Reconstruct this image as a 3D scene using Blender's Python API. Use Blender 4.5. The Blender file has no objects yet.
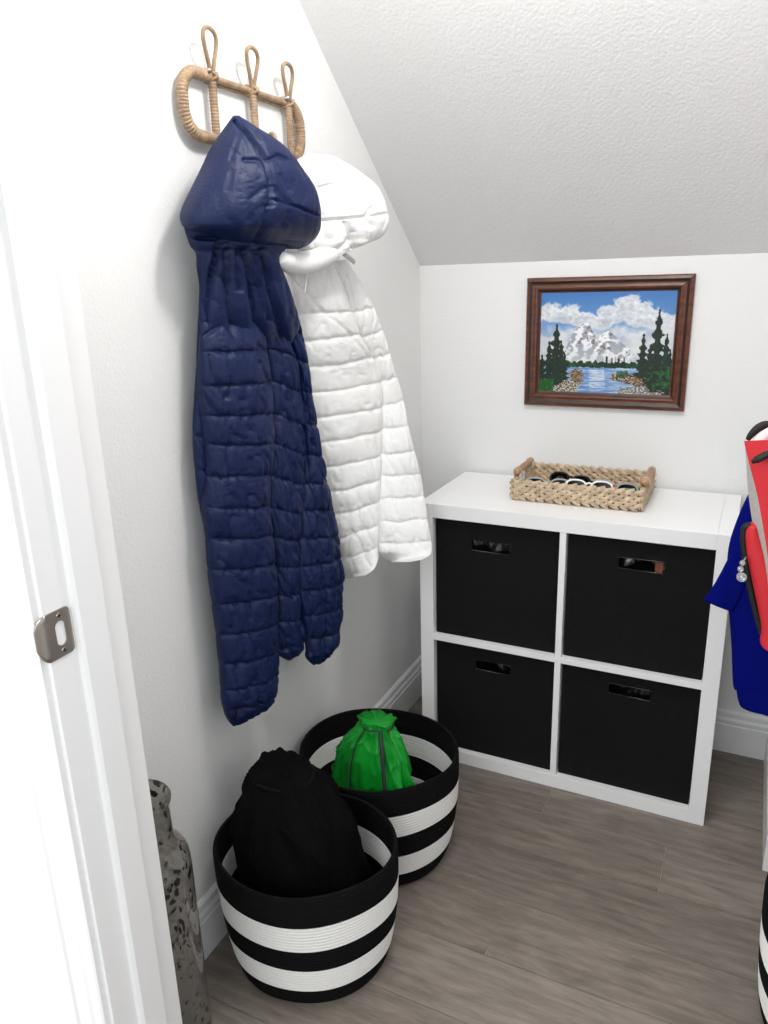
import bpy, bmesh, math, random
import numpy as np
from mathutils import Vector, Matrix, noise
random.seed(7); rng = np.random.RandomState(7)
SC = bpy.context.scene; COL = SC.collection

# ------------------------------------------------------------------ camera
CAM = np.array([0.92359, -2.14442, 1.34429])
FW = np.array([-0.42501, 0.85621, -0.29371])
RT = np.array([0.89921, 0.43659, -0.02847])
UP = np.array([-0.10385, 0.27621, 0.95547])
FPX = 756.917
cd = bpy.data.cameras.new('camera'); cam = bpy.data.objects.new('camera', cd); COL.objects.link(cam)
cd.sensor_fit = 'VERTICAL'; cd.sensor_height = 24.0; cd.lens = FPX/1024*24.0
cd.clip_start = 0.02
cam.matrix_world = Matrix(((RT[0], UP[0], -FW[0], CAM[0]), (RT[1], UP[1], -FW[1], CAM[1]),
                           (RT[2], UP[2], -FW[2], CAM[2]), (0, 0, 0, 1)))
SC.camera = cam
# ------------------------------------------------------------------ light
w = bpy.data.worlds.new('world'); SC.world = w; w.use_nodes = True
w.node_tree.nodes['Background'].inputs[0].default_value = (0.93, 0.97, 1.0, 1)
w.node_tree.nodes['Background'].inputs[1].default_value = 0.85
def area(name, loc, target, size, power, color=(1, 1, 1), size_y=None):
    l = bpy.data.lights.new(name, 'AREA'); l.energy = power; l.color = color; l.size = size
    if size_y: l.shape = 'RECTANGLE'; l.size_y = size_y
    o = bpy.data.objects.new(name, l); COL.objects.link(o); o.location = loc
    o.rotation_euler = (Vector(target)-Vector(loc)).to_track_quat('-Z', 'Y').to_euler()
    return o
area('hall_light', (0.75, -3.7, 2.3), (0.5, -0.8, 0.5), 1.6, 30, (0.97, 0.985, 1.0))
area('hall_window_light', (-0.8, -2.9, 1.5), (0.12, -1.6, 0.8), 0.9, 26, (0.93, 0.97, 1.0))
cl = bpy.data.lights.new('ceiling_lamp_light', 'POINT'); cl.energy = 15; cl.shadow_soft_size = 0.07
cl.color = (1.0, 0.985, 0.96)
clo = bpy.data.objects.new('ceiling_lamp_light', cl); COL.objects.link(clo); clo.location = (0.62, -1.06, 2.06)
SC.view_settings.view_transform = 'Standard'; SC.view_settings.look = 'None'
SC.view_settings.gamma = 1.0; SC.view_settings.use_curve_mapping = False
SC.view_settings.exposure = 0.25

# ------------------------------------------------------------------ projection helpers (photo point -> place)
def ray(u, v): return FW + RT*(u-384)/FPX - UP*(v-512)/FPX
def PX(u, v, x): d = ray(u, v); return CAM + d*(x-CAM[0])/d[0]
def PY(u, v, y): d = ray(u, v); return CAM + d*(y-CAM[1])/d[1]
def PZ(u, v, z): d = ray(u, v); return CAM + d*(z-CAM[2])/d[2]

# ------------------------------------------------------------------ materials
def lin(c):
    if isinstance(c, str): c = tuple(int(c[i:i+2], 16)/255 for i in (0, 2, 4))
    return tuple(x/12.92 if x <= .04045 else ((x+.055)/1.055)**2.4 for x in c)
MATS = {}
def mat(name, color, rough=.5, metal=0, bump=0, bscale=100, spec=.5, vary=0, vscale=8, stretch=(1, 1, 1), **kw):
    if name in MATS: return MATS[name]
    m = bpy.data.materials.new(name); m.use_nodes = True; N = m.node_tree.nodes; L = m.node_tree.links
    b = N['Principled BSDF']; c = lin(color)
    b.inputs['Base Color'].default_value = (*c, 1); b.inputs['Roughness'].default_value = rough
    b.inputs['Metallic'].default_value = metal; b.inputs['Specular IOR Level'].default_value = spec
    for k, v in kw.items(): b.inputs[k.replace('_', ' ')].default_value = v
    tc = N.new('ShaderNodeTexCoord'); mp = N.new('ShaderNodeMapping'); L.new(tc.outputs['Object'], mp.inputs[0])
    mp.inputs['Scale'].default_value = stretch
    if bump:
        n = N.new('ShaderNodeTexNoise'); n.inputs['Scale'].default_value = bscale; n.inputs['Detail'].default_value = 3
        L.new(mp.outputs[0], n.inputs['Vector'])
        bp = N.new('ShaderNodeBump'); bp.inputs['Strength'].default_value = bump; bp.inputs['Distance'].default_value = .003
        L.new(n.outputs[0], bp.inputs['Height']); L.new(bp.outputs[0], b.inputs['Normal'])
    if vary:
        n = N.new('ShaderNodeTexNoise'); n.inputs['Scale'].default_value = vscale; n.inputs['Detail'].default_value = 5
        L.new(mp.outputs[0], n.inputs['Vector'])
        r = N.new('ShaderNodeValToRGB'); r.color_ramp.elements[0].position = .3; r.color_ramp.elements[1].position = .7
        r.color_ramp.elements[0].color = (*[x*(1-vary) for x in c], 1); r.color_ramp.elements[1].color = (*[min(1, x*(1+vary)) for x in c], 1)
        L.new(n.outputs[0], r.inputs[0]); L.new(r.outputs[0], b.inputs['Base Color'])
    MATS[name] = m; return m
M_wall = mat('painted_wall', (.91, .91, .907), .75, bump=.35, bscale=170)
M_ceil = mat('painted_ceiling', (.90, .90, .90), .8, bump=.35, bscale=150)
M_trim = mat('trim_paint', (.93, .93, .93), .35)
M_cab = mat('white_foil', (.95, .95, .95), .32, bump=.03, bscale=400)
M_bin = mat('black_fabric', (.045, .045, .046), .85, bump=.5, bscale=500, spec=.25)
M_gloss = mat('black_plastic', (.05, .05, .055), .18, spec=.6)
M_navy = mat('navy_nylon', (.034, .10, .262), .47, bump=.3, bscale=220, spec=.28)
M_white = mat('white_nylon', (.90, .90, .895), .5, bump=.15, bscale=260, spec=.3)
M_ratt = mat('rattan', (.62, .52, .415), .6, bump=.4, bscale=200, vary=.28, vscale=60)
M_rattd = mat('rattan_gap', (.40, .31, .23), .8)
M_hya = mat('water_hyacinth', (.75, .665, .56), .7, bump=.5, bscale=250, vary=.32, vscale=70)
M_hyad = mat('braid_core', (.36, .29, .22), .85)
M_wood = mat('turned_wood', (.68, .53, .40), .5, vary=.25, vscale=50, stretch=(1, .15, 1))
M_frame = mat('walnut_frame', (.36, .19, .11), .38, vary=.45, vscale=60, stretch=(.3, 1, 1.2), bump=.2, bscale=90)
M_framed = mat('dark_frame_lip', (.13, .075, .05), .4)
M_steel = mat('satin_nickel', (.66, .63, .60), .35, 1.0, bump=.05, bscale=300)
M_dark = mat('dark_hole', (.03, .03, .03), .9)
M_green = mat('green_nylon', (.035, .56, .16), .4, bump=.2, bscale=120, spec=.5)
M_black = mat('black_cotton', (.018, .018, .018), .9, bump=.4, bscale=400, spec=.1)
M_rb = mat('black_rope', (.018, .018, .019), .85, spec=.2, bump=.4, bscale=300)
M_rw = mat('white_rope', (.92, .915, .90), .85, spec=.2, bump=.4, bscale=300)
M_red = mat('red_nylon', (.80, .15, .19), .6, bump=.2, bscale=300)
M_blue = mat('royal_blue_cotton', (.0, .03, .40), .9, spec=.1)
M_cream = mat('pale_mesh_fabric', (.82, .80, .78), .8, vary=.12, vscale=200)
M_blackp = mat('black_webbing', (.06, .06, .06), .7)
M_bead = mat('clear_plastic', (.95, .97, .96), .05, Transmission_Weight=.8)
M_lens = mat('smoked_lens', (.05, .05, .06), .1, spec=.8)
M_wplas = mat('white_plastic', (.94, .94, .94), .3)
M_gplas = mat('green_plastic', (.05, .55, .15), .35)
M_rplas = mat('red_print', (.80, .15, .2), .4)
M_gray = mat('grey_plastic', (.6, .61, .62), .35)

# wood floor planks: colour varies per plank through an attribute, with grain along x
def floor_mat():
    m = bpy.data.materials.new('grey_oak_planks'); m.use_nodes = True; N = m.node_tree.nodes; L = m.node_tree.links
    b = N['Principled BSDF']; b.inputs['Roughness'].default_value = .42; b.inputs['Specular IOR Level'].default_value = .35
    at = N.new('ShaderNodeAttribute'); at.attribute_name = 'plank'
    tc = N.new('ShaderNodeTexCoord')
    off = N.new('ShaderNodeVectorMath'); off.operation = 'MULTIPLY_ADD'
    off.inputs[1].default_value = (13, 7, 5); L.new(at.outputs['Color'], off.inputs[0]); L.new(tc.outputs['Object'], off.inputs[2])
    def noise_tex(scale, st, detail, dist=0):
        mp = N.new('ShaderNodeMapping'); mp.inputs['Scale'].default_value = st; L.new(off.outputs[0], mp.inputs[0])
        n = N.new('ShaderNodeTexNoise'); n.inputs['Scale'].default_value = scale; n.inputs['Detail'].default_value = detail
        n.inputs['Distortion'].default_value = dist; L.new(mp.outputs[0], n.inputs['Vector']); return n
    n1 = noise_tex(11, (.40, 1.5, 1), 8, 1.6); n2 = noise_tex(95, (.22, 1.6, 1), 8, 1.0)
    mp = N.new('ShaderNodeMapping'); mp.inputs['Scale'].default_value = (.55, 4.5, 1); L.new(off.outputs[0], mp.inputs[0])
    wv = N.new('ShaderNodeTexWave'); wv.bands_direction = 'Y'; wv.inputs['Scale'].default_value = 2.2; wv.inputs['Distortion'].default_value = 9
    wv.inputs['Detail'].default_value = 3; wv.inputs['Detail Scale'].default_value = 1.2; L.new(mp.outputs[0], wv.inputs['Vector'])
    def mathn(op, a, bb):
        n = N.new('ShaderNodeMath'); n.operation = op
        for i, x in enumerate((a, bb)):
            if isinstance(x, (int, float)): n.inputs[i].default_value = x
            else: L.new(x, n.inputs[i])
        return n.outputs[0]
    s = mathn('ADD', mathn('MULTIPLY', n1.outputs[0], .46), mathn('MULTIPLY', n2.outputs[0], .34))
    s = mathn('ADD', s, mathn('MULTIPLY', wv.outputs[0], .07))
    sep = N.new('ShaderNodeSeparateColor'); L.new(at.outputs['Color'], sep.inputs[0])
    s = mathn('ADD', s, mathn('MULTIPLY', sep.outputs[0], .12))
    r = N.new('ShaderNodeValToRGB'); e = r.color_ramp.elements
    e[0].position = .34; e[0].color = (*lin('6a625a'), 1); e[1].position = .74; e[1].color = (*lin('9c9288'), 1)
    k = e.new(.5); k.color = (*lin('80776e'), 1)
    L.new(s, r.inputs[0]); L.new(r.outputs[0], b.inputs['Base Color'])
    bp = N.new('ShaderNodeBump'); bp.inputs['Strength'].default_value = .25; bp.inputs['Distance'].default_value = .002
    L.new(n2.outputs[0], bp.inputs['Height']); L.new(bp.outputs[0], b.inputs['Normal'])
    return m
M_floor = floor_mat()
M_gap = mat('plank_bevel', (.70, .66, .61), .7)

def glass_mat():
    m = bpy.data.materials.new('smoky_mottled_glass'); m.use_nodes = True; N = m.node_tree.nodes; L = m.node_tree.links
    b = N['Principled BSDF']; b.inputs['Roughness'].default_value = .05; b.inputs['IOR'].default_value = 1.3
    b.inputs['Specular IOR Level'].default_value = .8
    tc = N.new('ShaderNodeTexCoord'); mp = N.new('ShaderNodeMapping'); mp.inputs['Scale'].default_value = (1, 1, .6); dn = N.new('ShaderNodeTexNoise'); dn.inputs['Scale'].default_value = 22; L.new(tc.outputs['Object'], dn.inputs['Vector']); ad = N.new('ShaderNodeVectorMath'); ad.operation = 'MULTIPLY_ADD'; ad.inputs[1].default_value = (.05, .05, .05); L.new(dn.outputs['Color'], ad.inputs[0]); L.new(tc.outputs['Object'], ad.inputs[2]); L.new(ad.outputs[0], mp.inputs[0])
    v = N.new('ShaderNodeTexVoronoi'); v.inputs['Scale'].default_value = 78; v.inputs['Randomness'].default_value = 1; L.new(mp.outputs[0], v.inputs['Vector'])
    n = N.new('ShaderNodeTexNoise'); n.inputs['Scale'].default_value = 9; L.new(mp.outputs[0], n.inputs['Vector'])
    mu = N.new('ShaderNodeMath'); mu.operation = 'MULTIPLY'; L.new(n.outputs[0], mu.inputs[0]); mu.inputs[1].default_value = .62
    lt = N.new('ShaderNodeMath'); lt.operation = 'LESS_THAN'; L.new(v.outputs['Distance'], lt.inputs[0]); L.new(mu.outputs[0], lt.inputs[1])
    r = N.new('ShaderNodeMix'); r.data_type = 'RGBA'; L.new(lt.outputs[0], r.inputs[0])
    r.inputs[6].default_value = (*lin('c2beb8'), 1); r.inputs[7].default_value = (*lin('2c2b2a'), 1)
    L.new(r.outputs[2], b.inputs['Base Color'])
    t = N.new('ShaderNodeMapRange'); L.new(lt.outputs[0], t.inputs[0]); t.inputs[3].default_value = .82; t.inputs[4].default_value = .35
    L.new(t.outputs[0], b.inputs['Transmission Weight'])
    return m
M_glass = glass_mat()

# ------------------------------------------------------------------ mesh helpers
def link(name, bm, m, parent=None, smooth=False, mod=None):
    me = bpy.data.meshes.new(name); bm.normal_update(); bm.to_mesh(me); bm.free()
    for x in (m if isinstance(m, (list, tuple)) else [m]): me.materials.append(x)
    if smooth:
        for p in me.polygons: p.use_smooth = True
    o = bpy.data.objects.new(name, me); COL.objects.link(o)
    if parent is not None:
        o.parent = parent
        o.matrix_parent_inverse = Matrix.Translation(-Vector(parent.location)) if parent.rotation_euler.z == 0 else parent_inv(parent)
    return o
def parent_inv(p): return (Matrix.Translation(p.location) @ p.rotation_euler.to_matrix().to_4x4()).inverted()
def tag(o, label, cat, group=None):
    o['label'] = label; o['category'] = cat
    if group: o['group'] = group
    return o
def thing(name, label, cat, loc, group=None):
    o = bpy.data.objects.new(name, None); COL.objects.link(o); o.location = Vector([float(x) for x in loc]); o.empty_display_size = .05
    return tag(o, label, cat, group)
def struct(name, bm, m, smooth=False): o = link(name, bm, m, smooth=smooth); o['kind'] = 'structure'; return o
def box(bm, a, b, mi=0, bev=0):
    a, b = np.minimum(a, b), np.maximum(a, b)
    vs = [bm.verts.new((x, y, z)) for x in (a[0], b[0]) for y in (a[1], b[1]) for z in (a[2], b[2])]
    F = [(0, 1, 3, 2), (4, 6, 7, 5), (0, 4, 5, 1), (2, 3, 7, 6), (0, 2, 6, 4), (1, 5, 7, 3)]
    fs = [bm.faces.new([vs[i] for i in f]) for f in F]
    for f in fs: f.material_index = mi
    if bev:
        es = list({e for f in fs for e in f.edges})
        bmesh.ops.bevel(bm, geom=es, offset=bev, segments=2, affect='EDGES', profile=.6)
def B(a, b, bev=0): bm = bmesh.new(); box(bm, a, b, bev=bev); return bm
def prism(bm, poly, axis, a, b, mi=0):
    def pt(p, t):
        q = list(p); q.insert(axis, t); return q
    A = [bm.verts.new(pt(p, a)) for p in poly]; C = [bm.verts.new(pt(p, b)) for p in poly]
    n = len(poly); fs = [bm.faces.new(A), bm.faces.new(C[::-1])]
    for i in range(n): fs.append(bm.faces.new([A[i], C[i], C[(i+1) % n], A[(i+1) % n]]))
    for f in fs: f.material_index = mi
    bmesh.ops.recalc_face_normals(bm, faces=fs)
def catmull(pts, n):
    P = np.array(pts, float); m = len(P)
    if m < 3:
        t = np.linspace(0, 1, n)[:, None]; return P[0]*(1-t)+P[-1]*t
    P2 = np.vstack([2*P[0]-P[1], P, 2*P[-1]-P[-2]]); out = []
    for t in np.linspace(0, m-1, n):
        i = min(int(t), m-2); f = t-i; a, b, c, d = P2[i:i+4]
        out.append(.5*((2*b)+(c-a)*f+(2*a-5*b+4*c-d)*f*f+(3*b-a-3*c+d)*f**3))
    return np.array(out)
def tube(bm, pts, r, segs=10, n=None, closed=False, mi=0, flat=1.0, up=(0, 0, 1), rfun=None):
    P = catmull(list(pts)+([pts[0]] if closed else []), n) if n else np.array(pts, float)
    if closed: P = P[:-1]
    m = len(P); rings = []
    prev = None
    for i in range(m):
        t = P[(i+1) % m]-P[i-1] if closed else P[min(i+1, m-1)]-P[max(i-1, 0)]
        t = t/(np.linalg.norm(t)+1e-12)
        if prev is None:
            a = np.cross(t, up); a = a if np.linalg.norm(a) > 1e-3 else np.cross(t, (1, 0, 0))
        else: a = prev-t*(prev@t)
        a /= np.linalg.norm(a); prev = a; b = np.cross(t, a)
        rr = r[i] if hasattr(r, '__len__') else r
        if rfun: rr *= rfun(i/m)
        rings.append([bm.verts.new(P[i]+rr*(math.cos(q)*a+flat*math.sin(q)*b)) for q in np.linspace(0, 2*math.pi, segs, endpoint=False)])
    for i in range(m if closed else m-1):
        A, C = rings[i], rings[(i+1) % m]
        for k in range(segs): bm.faces.new([A[k], A[(k+1) % segs], C[(k+1) % segs], C[k]]).material_index = mi
    if not closed:
        bm.faces.new(rings[0][::-1]).material_index = mi; bm.faces.new(rings[-1]).material_index = mi
def grid_faces(bm, V, closed_u=True, mi=None):
    n, m = len(V), len(V[0])
    for i in range(n-1):
        for k in range(m if closed_u else m-1):
            f = bm.faces.new([V[i][k], V[i][(k+1) % m], V[i+1][(k+1) % m], V[i+1][k]])
            if mi is not None: f.material_index = mi(i, k)
def sphere(bm, c, r, sc=(1, 1, 1), rot=None, u=12, v=8, mi=0):
    mtx = Matrix.Translation(Vector([float(x) for x in c])) @ (rot.to_4x4() if rot else Matrix.Identity(4)) @ Matrix.Diagonal((*sc, 1))
    res = bmesh.ops.create_uvsphere(bm, u_segments=u, v_segments=v, radius=r, matrix=mtx)
    for f in {f for x in res['verts'] for f in x.link_faces}: f.material_index = mi; f.smooth = True

# ------------------------------------------------------------------ ROOM
XR, YJ, YH = 1.069, -1.471, -1.593       # right wall, closet face and hall face of the door wall
HW, SL = 1.379, (1.894-1.376)/.6086      # back wall height, ceiling pitch
ZC = 2.45; YC = -(ZC-HW)/SL
XA, YA = 1.46, -.46                      # alcove
bm = bmesh.new()
for a, c in (((-.2, YH-1.6), (0, 0)),): pass
box(bm, (-1.8, -4.2, -.05), (2.2, .1, -.0022))
fl = struct('floor', bm, M_gap)
bm = bmesh.new(); lay = bm.loops.layers.float_color.new('plank') if hasattr(bm.loops.layers, 'float_color') else None
rows = [-.015+.163, -.170, -.333, -.484, -.641, -.803, -.963, -1.121, -1.279, -1.437, -1.593]
while rows[-1] > -4: rows.append(rows[-1]-.158)
joints = {2: PZ(547, 800, 0)[0], 3: PZ(662, 870, 0)[0], 4: .12, 5: PZ(497, 925, 0)[0], 6: 1.13, 7: PZ(630, 1010, 0)[0], 8: .33, 1: 1.18}
bm.free()
verts, faces, cols = [], [], []
for i in range(len(rows)-1):
    y1, y0 = min(rows[i], 0.0)-.0009, rows[i+1]+.0009
    if y1 <= y0: continue
    j = joints.get(i, rng.uniform(0, 1.2)); xs = [-1.8]; x = j-3.6
    while x < 2.2:
        if x > -1.75: xs.append(x)
        x += 1.2
    xs.append(2.2)
    for a, c in zip(xs[:-1], xs[1:]):
        n = len(verts); g = .0007
        verts += [(a+g, y0, 0), (c-g, y0, 0), (c-g, y1, 0), (a+g, y1, 0), (a+g, y0, -.003), (c-g, y0, -.003), (c-g, y1, -.003), (a+g, y1, -.003)]
        faces += [(n, n+1, n+2, n+3), (n, n+4, n+5, n+1), (n+1, n+5, n+6, n+2), (n+2, n+6, n+7, n+3), (n+3, n+7, n+4, n)]
        col = (*rng.rand(3), 1); cols += [col]*8
bv, bf = len(fl.data.vertices), None
base = [tuple(v.co) for v in fl.data.vertices]; bfaces = [tuple(p.vertices) for p in fl.data.polygons]
me = bpy.data.meshes.new('floor'); me.from_pydata(base+verts, [], bfaces+[tuple(i+len(base) for i in f) for f in faces])
me.materials.append(M_gap); me.materials.append(M_floor)
for i, p in enumerate(me.polygons): p.material_index = 0 if i < len(bfaces) else 1
ca = me.color_attributes.new('plank', 'FLOAT_COLOR', 'POINT')
for i, c in enumerate([(0, 0, 0, 1)]*len(base)+cols): ca.data[i].color = c
fl.data = me

prof = [(0, 0), (-.1, 0)]
bm = bmesh.new(); prism(bm, [(YJ-.001, 0), (.1, 0), (.1, HW), (0, HW), (YC, ZC), (YJ-.001, ZC)], 0, -.1, 0); struct('wall_left', bm, M_wall)
bm = bmesh.new(); prism(bm, [(0, 0), (XR+.0, 0), (XR, HW), (0, HW)], 1, 0, .1); struct('wall_back', bm, M_wall)
bm = bmesh.new(); prism(bm, [(YA, 0), (.1, 0), (.1, HW), (0, HW), (YA, HW-YA*SL)], 0, XR, XR+.1); struct('wall_right', bm, M_wall)
bm = bmesh.new(); prism(bm, [(XR+.1, 0), (XA+.1, 0), (XA+.1, ZC), (XR+.1, ZC)], 1, YA, YA+.1); struct('wall_alcove', bm, M_wall)
bm = bmesh.new(); box(bm, (XA, YH, 0), (XA+.1, YA, ZC)); struct('wall_right_alcove', bm, M_wall)
bm = bmesh.new()
prism(bm, [(.1, HW), (0, HW), (YC, ZC), (YH, ZC), (YH, ZC+.1), (YC, ZC+.1), (.1, HW+.1)], 0, -.1, XA+.1)
struct('ceiling', bm, M_ceil)
DX0, DX1, DH = .2, 1.02, 2.04
bm = bmesh.new(); box(bm, (-1.8, YH, 0), (DX0-.02, YJ, ZC)); box(bm, (DX1+.02, YH, 0), (XA+.1, YJ, ZC)); box(bm, (DX0-.02, YH, DH+.02), (DX1+.02, YJ, ZC))
bm.verts.ensure_lookup_table()
struct('wall_front', bm, M_wall)
# jamb boards, stop and casings
bm = bmesh.new()
box(bm, (DX0-.0199, YH-.001, 0), (DX0, YJ+.001, DH+.0199), bev=.0012); box(bm, (DX1, YH-.001, 0), (DX1+.0199, YJ+.001, DH+.0199)); box(bm, (DX0, YH-.001, DH), (DX1, YJ+.001, DH+.0199))
struct('trim_1', bm, M_trim)
ys0, ys1 = -1.554, -1.509
bm = bmesh.new()
prism(bm, [(DX0, ys0), (DX0+.008, ys0), (DX0+.011, ys0+.004), (DX0+.011, ys1-.002), (DX0+.009, ys1), (DX0, ys1)], 2, 0, DH)
box(bm, (DX1-.011, ys0, 0), (DX1, ys1, DH)); box(bm, (DX0, ys0, DH-.011), (DX1, ys1, DH))
struct('trim_2', bm, M_trim)
def casing(bm, x0, sgn, y, out):   # profile in xy, out = direction of the face
    pr = [(0, 0), (0, .010), (.003, .0125), (.012, .0125), (.015, .0095), (.020, .0095), (.024, .0135), (.040, .0145), (.046, .0145), (.049, .0185), (.058, .0190), (.064, .0175), (.067, .014), (.067, 0)]
    prism(bm, [(x0+sgn*a, y+out*b) for a, b in pr], 2, 0, DH+.07)
bm = bmesh.new(); casing(bm, DX0-.006, -1, YH, -1); struct('trim_3', bm, M_trim)
bm = bmesh.new(); casing(bm, DX1+.006, 1, YH, -1); struct('trim_4', bm, M_trim)
bm = bmesh.new(); box(bm, (DX0-.05, YH-.018, DH+.006), (DX1+.05, YH, DH+.07), bev=.003); struct('trim_5', bm, M_trim)
# baseboards (ogee profile)
BP = [(0, 0), (.015, 0), (.015, .088), (.0125, .0905), (.0125, .094), (.0140, .0965), (.0135, .104), (.0095, .110), (.0088, .118), (.0105, .1205), (.0095, .126), (.004, .130), (0, .131)]
def base(name, pts_fn, a, b, axis):
    bm = bmesh.new(); prism(bm, [pts_fn(d, z) for d, z in BP], axis, a, b); struct(name, bm, M_trim)
base('baseboard_left', lambda d, z: (d, z), YJ, 0, 1)
base('baseboard_back', lambda d, z: (-d, z), .0, XR, 0)
base('baseboard_right', lambda d, z: (XR-d, z), YA, 0, 1)
base('baseboard_alcove', lambda d, z: (YA-.0004-d, z), XR-.0154, XA, 0)
base('baseboard_right_alcove', lambda d, z: (XA-d, z), YJ, YA, 1)
base('baseboard_front', lambda d, z: (YJ+d, z), DX1+.02, XA, 0)

# ceiling lamp (just out of the frame, on the sloped ceiling)
lx, ly = .62, -1.06; lz = HW-ly*SL
t = thing('ceiling_lamp', 'small white bracket for a bulb on the sloped ceiling above the closet', 'lamp', (lx, ly, lz))
bm = bmesh.new(); bmesh.ops.create_cone(bm, cap_ends=True, segments=32, radius1=.05, radius2=.05, depth=.02, matrix=Matrix.Translation((lx, ly-.002, lz-.004)) @ Matrix.Rotation(math.atan(SL)*-1, 4, 'X'))
link('canopy', bm, M_wplas, t, True)
bm = bmesh.new(); bmesh.ops.create_cone(bm, cap_ends=True, segments=24, radius1=.02, radius2=.02, depth=.10, matrix=Matrix.Translation((lx, ly, lz-.05)))
link('socket', bm, M_wplas, t, True)

# ------------------------------------------------------------------ STRIKE PLATE
pc = PX(57.5, 634, DX0); zc = float(pc[2])
t = thing('strike_plate', 'satin nickel door strike plate screwed to the white door jamb', 'strike plate', (DX0, YH+.02, zc))
y_l, y_r, hh = YH+.0005, YH+.0355, .030
bm = bmesh.new(); n = 28
out = []
for q in np.linspace(-math.pi/2, 0, 5): out.append((y_r-.006+.006*math.cos(q), zc-hh+.006+.006*math.sin(q)))
for q in np.linspace(0, math.pi/2, 5): out.append((y_r-.006+.006*math.cos(q), zc+hh-.006+.006*math.sin(q)))
out += [(y_l, zc+hh), (y_l, zc-hh)]
hole = [((y_l+y_r)/2+.001+.0075*c_, zc+s_) for c_, s_ in [(math.cos(q)*1, (.0085 if math.sin(q) > 0 else -.0085)+.0075*math.sin(q)) for q in np.linspace(0, 2*math.pi, 24, endpoint=False)]]
def plate_with_hole(bm, out, hole, x0, x1):
    for x in (x0, x1):
        vo = [bm.verts.new((x, *p)) for p in out]; vh = [bm.verts.new((x, *p)) for p in hole]
        eo = [bm.edges.new((vo[i], vo[(i+1) % len(vo)])) for i in range(len(vo))]
        eh = [bm.edges.new((vh[i], vh[(i+1) % len(vh)])) for i in range(len(vh))]
        bmesh.ops.triangle_fill(bm, use_beauty=True, use_dissolve=False, edges=eo+eh)
        yield vo, vh
(o0, h0), (o1, h1) = list(plate_with_hole(bm, out, hole, DX0+.0002, DX0+.002))
for A, C in ((o0, o1), (h0, h1)):
    for i in range(len(A)): bm.faces.new([A[i], A[(i+1) % len(A)], C[(i+1) % len(A)], C[i]])
bmesh.ops.recalc_face_normals(bm, faces=bm.faces[:])
link('plate', bm, M_steel, t)
bm = bmesh.new()   # curved lip over the hall edge
R_ = []
for i, q in enumerate(np.linspace(0, 1, 9)):
    ww = hh*math.sqrt(max(0, 1-(q*.93)**2.6)); yy = y_l-.013*q+0; xx = DX0+.002-.006*q**2.2
    R_.append([bm.verts.new((xx, yy, zc+ww*k)) for k in np.linspace(-1, 1, 9)]+[bm.verts.new((xx-.0016, yy, zc+ww*k)) for k in np.linspace(1, -1, 9)])
grid_faces(bm, R_); bm.faces.new(R_[-1]); bmesh.ops.recalc_face_normals(bm, faces=bm.faces[:])
link('lip', bm, M_steel, t, True)
for s in (-1, 1):
    bm = bmesh.new(); bmesh.ops.create_cone(bm, cap_ends=True, segments=16, radius1=.0036, radius2=.0030, depth=.0016, matrix=Matrix.Translation((DX0+.0024, (y_l+y_r)/2+.001, zc+s*.0225)) @ Matrix.Rotation(math.pi/2, 4, 'Y'))
    sc_ = link('screw', bm, M_steel, t)
    bm = bmesh.new(); box(bm, (DX0+.0028, (y_l+y_r)/2-.0015, zc+s*.0225-.0005), (DX0+.0035, (y_l+y_r)/2+.0035, zc+s*.0225+.0005)); box(bm, (DX0+.0028, (y_l+y_r)/2+.0005, zc+s*.0225-.0025), (DX0+.0035, (y_l+y_r)/2+.0015, zc+s*.0225+.0025)); link('screw_slot', bm, M_dark, sc_)

# ------------------------------------------------------------------ SHELF UNIT
KX, KY0, KY1, KW, KH, T1, T2 = .1487, -.373, -.016, .770, .7746, .038, .016
t = thing('shelf_unit', 'low white two by two cube shelf unit against the back wall', 'shelf unit', (KX+KW/2, (KY0+KY1)/2, 0))
link('side_panel', B((KX, KY0, 0), (KX+T1, KY1, KH), .0008), M_cab, t)
link('side_panel', B((KX+KW-T1, KY0, 0), (KX+KW, KY1, KH), .0008), M_cab, t)
link('top_panel', B((KX+T1+.0002, KY0, KH-T1), (KX+KW-T1-.0002, KY1, KH), .0008), M_cab, t)
link('bottom_panel', B((KX+T1+.0002, KY0, 0), (KX+KW-T1-.0002, KY1, T1), .0008), M_cab, t)
km = KX+KW/2; zm = KH/2
link('shelf_board', B((KX+T1, KY0+.001, zm-T2/2), (KX+KW-T1, KY1, zm+T2/2), .0006), M_cab, t)
link('divider', B((km-T2/2, KY0+.0015, zm+T2/2), (km+T2/2, KY1, KH-T1), .0006), M_cab, t)
link('divider', B((km-T2/2, KY0+.0015, T1), (km+T2/2, KY1, zm-T2/2), .0006), M_cab, t)
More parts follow.
